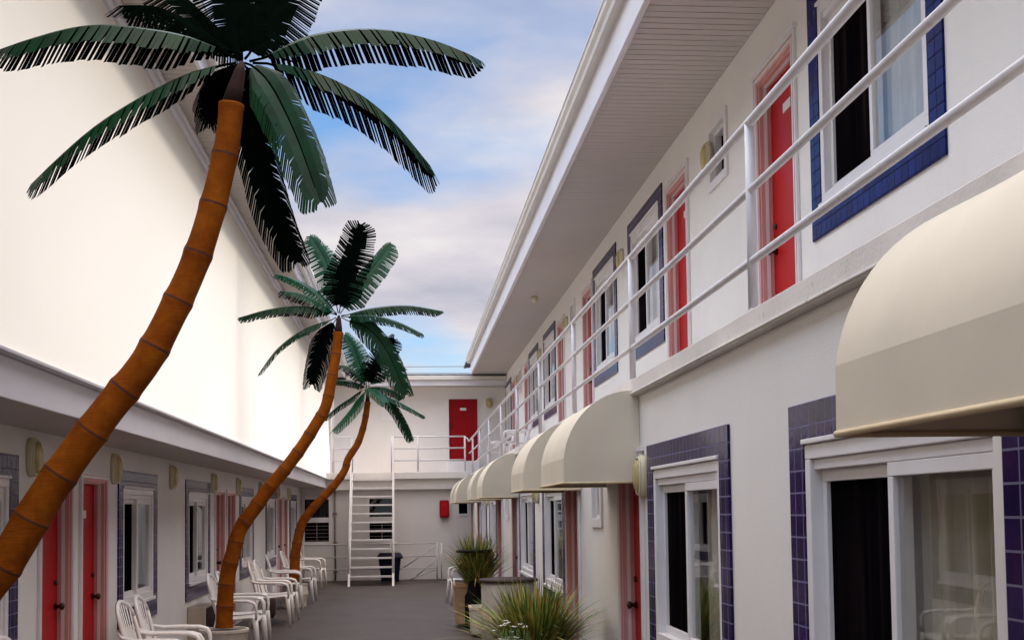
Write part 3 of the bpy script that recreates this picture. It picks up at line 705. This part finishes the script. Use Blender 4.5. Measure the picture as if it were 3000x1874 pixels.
# pots of the palms
def pot(loc, r, h, label, n=28, mat='concrete', octo=False):
    t = thing('planter', label, 'planter', loc)
    m = MB(); m.lathe([(r * .86, 0), (r * .93, h * .5), (r, h * .9), (r * 1.03, h * .905), (r * 1.03, h), (r * .9, h), (r * .88, h - .03), (0.0, h - .035)] if not octo else
                      [(r * .9, 0), (r * .9, h * .2), (r * 1.04, h * .55), (r * .96, h * .9), (r * 1.0, h), (r * .88, h), (r * .86, h - .03), (0, h - .035)], n=8 if octo else n, sm=not octo)
    m.build('pot', mat, t, .006)
    m = MB(); m.lathe([(r * .87, h - .026), (r * .5, h - .018), (0, h - .01)], n=20); m.build('soil', 'soil', t)
    return t
pot((-1.99, 5.2, 0), .26, .40, 'round beige pot holding the largest palm')
pot((-2.0, 13.2, 0), .26, .40, 'round beige pot holding the middle palm')
pot((-2.0, 21.2, 0), .24, .40, 'faceted white pot holding the farthest palm', octo=True)

# ------------------------------------------------------------------ plastic chairs (front toward local +x)
def make_chair(label):
    t = thing('armchair', label, 'chair', (0, 0, 0), 0, 'white plastic armchairs in the courtyard')
    # seat with waterfall front edge
    m = MB(); rows = []
    for x, z, w in ((-.21, .405, .2), (-.12, .395, .215), (0, .398, .225), (.12, .41, .235), (.19, .415, .235), (.225, .40, .23), (.235, .375, .225)):
        rows.append([(x, -w, z + .014), (x, -w * .5, z), (x, 0, z - .004), (x, w * .5, z), (x, w, z + .014)])
    m.strip(rows, 0, True); s = m.build('seat', 'plastic', t, recalc=False); md = s.modifiers.new('thick', 'SOLIDIFY'); md.thickness = .014
    # back: arched frame, fan of slats
    def bk(u, v): # u across -1..1, v up 0..1
        x = -.19 - .14 * v - .03 * (1 - u * u) * .6; return (x, u * (.205 + .035 * math.sin(v * PI * .8)), .40 + .53 * v)
    m = MB(); outer = [bk(-1, v / 8) for v in range(7)]
    arch = [bk(math.cos(PI - PI * k / 10), .75 + .25 * math.sin(PI * k / 10)) for k in range(11)]
    m.tube(outer + arch + [bk(1, v / 8) for v in range(6, -1, -1)], .017, 8, flat=(1, 1.2))
    for k in range(-3, 4):
        u0, u1 = k * .17, k * .27; vt = .75 + .25 * math.sqrt(max(0, 1 - (u1) ** 2)) - .01
        hw = .018; P = [bk(u0 + (u1 - u0) * q / 6, .02 + (vt - .02) * q / 6) for q in range(7)]
        m.strip([[(p[0], p[1] - hw * (.8 + .3 * q / 6), p[2]), (p[0] + .006, p[1], p[2]), (p[0], p[1] + hw * (.8 + .3 * q / 6), p[2])] for q, p in enumerate(P)], 0, True)
    a, b = bk(-.95, .03), bk(.95, .03); m.tube([a, (a[0] - .02, 0, a[2]), b], .02, 8, flat=(1.2, 1))
    m.build('backrest', 'plastic', t, recalc=False)
    for sy in (-1, 1):
        m = MB(); p = [(-.30, sy * .235, .70), (-.26, sy * .255, .655), (-.16, sy * .272, .635), (0, sy * .28, .635), (.16, sy * .28, .63), (.225, sy * .278, .61), (.25, sy * .274, .57), (.255, sy * .27, .50), (.25, sy * .262, .42)]
        m.tube(p, [.016, .02, .024, .026, .027, .027, .025, .022, .02], 8, flat=(1.25, .75)); m.build('armrest', 'plastic', t)
        for x0, x1, r in ((.235, .285, .024), (-.19, -.31, .024)):
            m = MB(); y0 = sy * (.25 if x0 > 0 else .2)
            m.tube([(x0, y0, .43), (x0 + (x1 - x0) * .3, y0 + sy * .008, .3), (x1, y0 + sy * .035, .0)], [.03, .026, .017], 8, flat=(1.2, .8)); m.build('leg', 'plastic', t)
    return t
CH = make_chair('white plastic armchair nearest on the left, beside the first tiled window')
CH.location = (-2.06, 7.3, 0); CH.rotation_euler = (0, 0, .06)
for x, y, rz, lb in ((-2.08, 6.62, -.05, 'white plastic armchair at the bottom left picture corner'), (-2.03, 10.1, -.02, 'white plastic armchair in front of the second red door, arm facing the walkway'),
                     (-2.03, 10.72, .05, 'white plastic armchair in front of the first full tiled window on the left'),
                     (-2.0, 14.3, -.04, 'white plastic armchair just behind the middle palm trunk'), (-2.0, 14.92, .03, 'white plastic armchair second behind the middle palm'),
                     (-1.99, 17.75, .02, 'white plastic armchair nearest in the pair beyond the middle palm'), (-1.98, 18.35, -.05, 'white plastic armchair farther in the pair beyond the middle palm'),
                     (-2.1, 20.8, .1, 'white plastic armchair left of the farthest palm trunk'), (-2.0, 22.3, -.05, 'white plastic armchair right behind the farthest palm pot'),
                     (-2.1, 26.2, -.12, 'white plastic armchair farthest back by the rear window'), (1.0, 21.2, PI + .1, 'white plastic armchair on the right half hidden by the tall grass')):
    dup(CH, (x, y, 0), rz, lb)
for x, y, rz, lb in ((2.05, 22.3, PI, 'white plastic armchair up on the right balcony, nearer one'), (2.05, 25.9, PI, 'white plastic armchair up on the right balcony, farther one')):
    dup(CH, (x, y, 2.49), rz, lb)
# drum between chairs
m = MB(); m.lathe([(.13, 0), (.16, .05), (.165, .2), (.15, .34), (.12, .36), (.11, .33), (0, .33)], (-2.25, 19.1, 0)); tag(m.build('floor_urn', 'wood'), 'small dark brown drum standing among the left chairs', 'urn')

# ------------------------------------------------------------------ right planters and grasses
def square_planter(loc, w, h, label, mat):
    t = thing('planter', label, 'planter', loc)
    m = MB(); m.strip([[(sx * a, sy * a, z) for sx, sy in ((-1, -1), (1, -1), (1, 1), (-1, 1))] for a, z in ((w * .46, .05), (w * .5, h - .04), (w * .52, h - .04), (w * .52, h), (w * .45, h), (w * .44, h - .05), (.01, h - .05))], 0, False, True); m.build('pot', mat, t, .006)
    m = MB(); m.box(-w * .4, w * .4, -w * .4, w * .4, 0, .049); m.build('foot', 'wood', t)
    return t
square_planter((.93, 17.05, 0), .56, .6, 'tan square planter under the farther grass clump', 'terracotta')
square_planter((1.0, 15.6, 0), .4, .4, 'low beige square planter in front of the tan one', 'concrete')
T = thing('waste_receptacle', 'beige cylindrical receptacle with flat dark round lid between the grass clumps', 'bin', (1.09, 12.9, 0))
m = MB(); m.lathe([(.28, 0), (.3, .02), (.3, .84), (.29, .87), (.2, .872)], n=36); m.build('body', 'concrete', T)
m = MB(); m.lathe([(.30, .873), (.322, .876), (.325, .892), (.315, .904), (0, .915)], n=36); m.build('lid', 'wood', T)
T = thing('ash_stand', 'black pedestal stand with wide thin disc top in front of the farther grass', 'stand', (.93, 16.72, 0))
m = MB(); m.lathe([(.25, 1.06), (.255, 1.075), (.25, 1.09), (0, 1.09)], n=32); m.build('disc_top', 'black', T)
m = MB(); m.lathe([(.14, 0), (.14, .45), (.11, .5), (.06, .75), (.05, 1.06)], n=20); m.build('pedestal', 'black', T)

def grass(loc, nb, h, spread, seed, label):
    rnd = random.Random(seed); m = MB()
    for i in range(nb):
        az = rnd.uniform(0, 2 * PI); r0 = spread * .3 * math.sqrt(rnd.random()); lean = abs(rnd.gauss(0, .42)) + .06
        H = h * rnd.uniform(.55, 1.08); d = V((math.cos(az), math.sin(az), 0)); s = V((-d.y, d.x, 0)); w = rnd.uniform(.006, .013)
        p0 = V((math.cos(az) * r0, math.sin(az) * r0, 0)); curl = rnd.uniform(.5, 1.5); rows = []
        for k in range(7):
            t = k / 6; out = spread * lean * (t ** (1.3 + .3 * curl)) * 1.25; z = H * (t - .42 * lean * curl * t ** 2.6)
            q = p0 + d * out + V((0, 0, z)); ww = w * (1 - t ** 2.2) + .0008
            rows.append([q - s * ww, q + s * ww])
        u = rnd.random(); mi = 0 if u < .52 else (1 if u < .9 else 2)
        m.strip(rows, mi, True)
    o = m.build('ornamental_grass', ['blade', 'bladey', 'bladeb'], None, recalc=False); o.location = loc
    return tag(o, label, 'grass')
T = pot((.98, 8.95, 0), .3, .46, 'round beige pot holding the nearest grass clump')
grass((.95, 8.95, .44), 1100, .69, .56, 3, 'big clump of green and yellow grass blades in the nearest pot at bottom centre')
grass((.98, 16.85, .5), 900, .84, .52, 5, 'smaller grass clump behind the black stand')
rnd = random.Random(4)
m = MB()
for i in range(38):
    a = rnd.uniform(0, 2 * PI); r = rnd.uniform(0, .14); c = V((r * math.cos(a), r * math.sin(a), rnd.uniform(.36, .56)))
    for k in range(5):
        b = 2 * PI * k / 5 + a; d = V((math.cos(b), math.sin(b), .35)); s = V((-math.sin(b), math.cos(b), 0))
        m.face((c, c + d * .012 - s * .009, c + d * .024, c + d * .012 + s * .009))
for i in range(90):
    a = rnd.uniform(0, 2 * PI); r = rnd.uniform(0, .15); c = V((r * math.cos(a) * .5, r * math.sin(a) * .5, 0)); e = V((r * math.cos(a), r * math.sin(a), rnd.uniform(.3, .52)))
    m.tube([c, c.lerp(e, .5) + V((0, 0, .05)), e], .003, 4, 1)
o = m.build('flowering_plant', ['petal', 'blade'], None, recalc=False); o.location = (.72, 8.45, .3); tag(o, 'small white flowering plant at the foot of the nearest grass clump', 'plant')
pot((.72, 8.45, 0), .15, .32, 'small pot holding the white flowers', mat='concrete')

# ------------------------------------------------------------------ cables in the sky beyond the rear roof
for k, (z, dz) in enumerate(((9.2, .05), (8.95, -.05), (8.55, .1), (8.2, .0))):
    m = MB(); m.tube([(-30 + 6 * i, 62 + .1 * i, z + dz * i * .2 + .02 * (i - 5) ** 2) for i in range(13)], .018, 5)
    tag(m.build('power_cable', 'cable'), 'thin overhead power cable crossing the sky above the rear roof', 'cable', 'overhead cables behind the rear wing')
    
# ------------------------------------------------------------------ camera
cam = bpy.data.cameras.new('camera'); co = bpy.data.objects.new('camera', cam); COL.objects.link(co); sc.camera = co
cam.sensor_fit = 'HORIZONTAL'; cam.sensor_width = 36; cam.lens = 41.6529; cam.shift_x = 0.00148; cam.shift_y = 0.12644; cam.clip_end = 2000; cam.clip_start = .05
R = Matrix.Rotation(math.radians(-5), 4, 'Z') @ Matrix.Rotation(PI / 2 + math.radians(2.9), 4, 'X') @ Matrix.Rotation(-.013, 4, 'Z')
co.matrix_world = Matrix.Translation((0, 0, 1.65)) @ R

# ------------------------------------------------------------------ light and sky
EL = math.radians(22); AZ = math.radians(-94)      # sun stands to the left, a touch behind the camera
sd = V((math.sin(AZ) * math.cos(EL), math.cos(AZ) * math.cos(EL), math.sin(EL)))   # toward the sun
sun = bpy.data.lights.new('sun', 'SUN'); sun.energy = 1.65; sun.angle = math.radians(9); sun.color = (1, .93, .84)
so = bpy.data.objects.new('sun', sun); COL.objects.link(so); so.rotation_euler = sd.to_track_quat('Z', 'Y').to_euler(); so.location = (-20, 0, 20)
w = bpy.data.worlds.new('World'); sc.world = w; w.use_nodes = True; nt = w.node_tree
bg = nt.nodes['Background']; bg.inputs['Strength'].default_value = .15
sky = nt.nodes.new('ShaderNodeTexSky'); sky.sky_type = 'NISHITA'; sky.sun_disc = False; sky.sun_elevation = EL; sky.sun_rotation = AZ
tc = nt.nodes.new('ShaderNodeTexCoord'); sp = nt.nodes.new('ShaderNodeSeparateXYZ'); nt.links.new(tc.outputs['Generated'], sp.inputs[0])
mz = nt.nodes.new('ShaderNodeMath'); mz.operation = 'MAXIMUM'; nt.links.new(sp.outputs[2], mz.inputs[0]); mz.inputs[1].default_value = .0
az = nt.nodes.new('ShaderNodeMath'); az.operation = 'ADD'; nt.links.new(mz.outputs[0], az.inputs[0]); az.inputs[1].default_value = .22
def div(a):
    d = nt.nodes.new('ShaderNodeMath'); d.operation = 'DIVIDE'; nt.links.new(a, d.inputs[0]); nt.links.new(az.outputs[0], d.inputs[1]); return d.outputs[0]
cb = nt.nodes.new('ShaderNodeCombineXYZ'); nt.links.new(div(sp.outputs[0]), cb.inputs[0]); nt.links.new(div(sp.outputs[1]), cb.inputs[1])
mp = nt.nodes.new('ShaderNodeMapping'); mp.inputs['Location'].default_value = (4.1, 1.7, 0); mp.inputs['Scale'].default_value = (.8, 1.15, 1); nt.links.new(cb.outputs[0], mp.inputs[0])
n1 = noise(nt, mp.outputs[0], 1.25, 7, .5); n2 = noise(nt, mp.outputs[0], 2.7, 6, .55)
mask = ramp(nt, n1, [(.395, (0, 0, 0)), (.56, (1, 1, 1))])
ccol = ramp(nt, n2, [(.3, (3.3, 3.35, 4.0)), (.5, (4.7, 4.45, 4.85)), (.7, (5.9, 5.6, 5.6))])
skyc = mixc(nt, 1.0, sky.outputs[0], (.95, 1.25, 1.6), 'MULTIPLY')
hi = ramp(nt, sp.outputs[2], [(.42, (1, 1, 1)), (.8, (7.7, 7.1, 5.95))])     # unseen sky overhead brightened to add fill light
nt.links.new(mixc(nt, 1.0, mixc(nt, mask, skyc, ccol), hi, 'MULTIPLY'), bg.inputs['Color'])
sc.view_settings.view_transform = 'Standard'; sc.view_settings.look = 'None'; sc.view_settings.exposure = 0; sc.view_settings.gamma = 1
sc.cycles.max_bounces = 8; sc.cycles.transparent_max_bounces = 12; sc.cycles.use_denoising = True
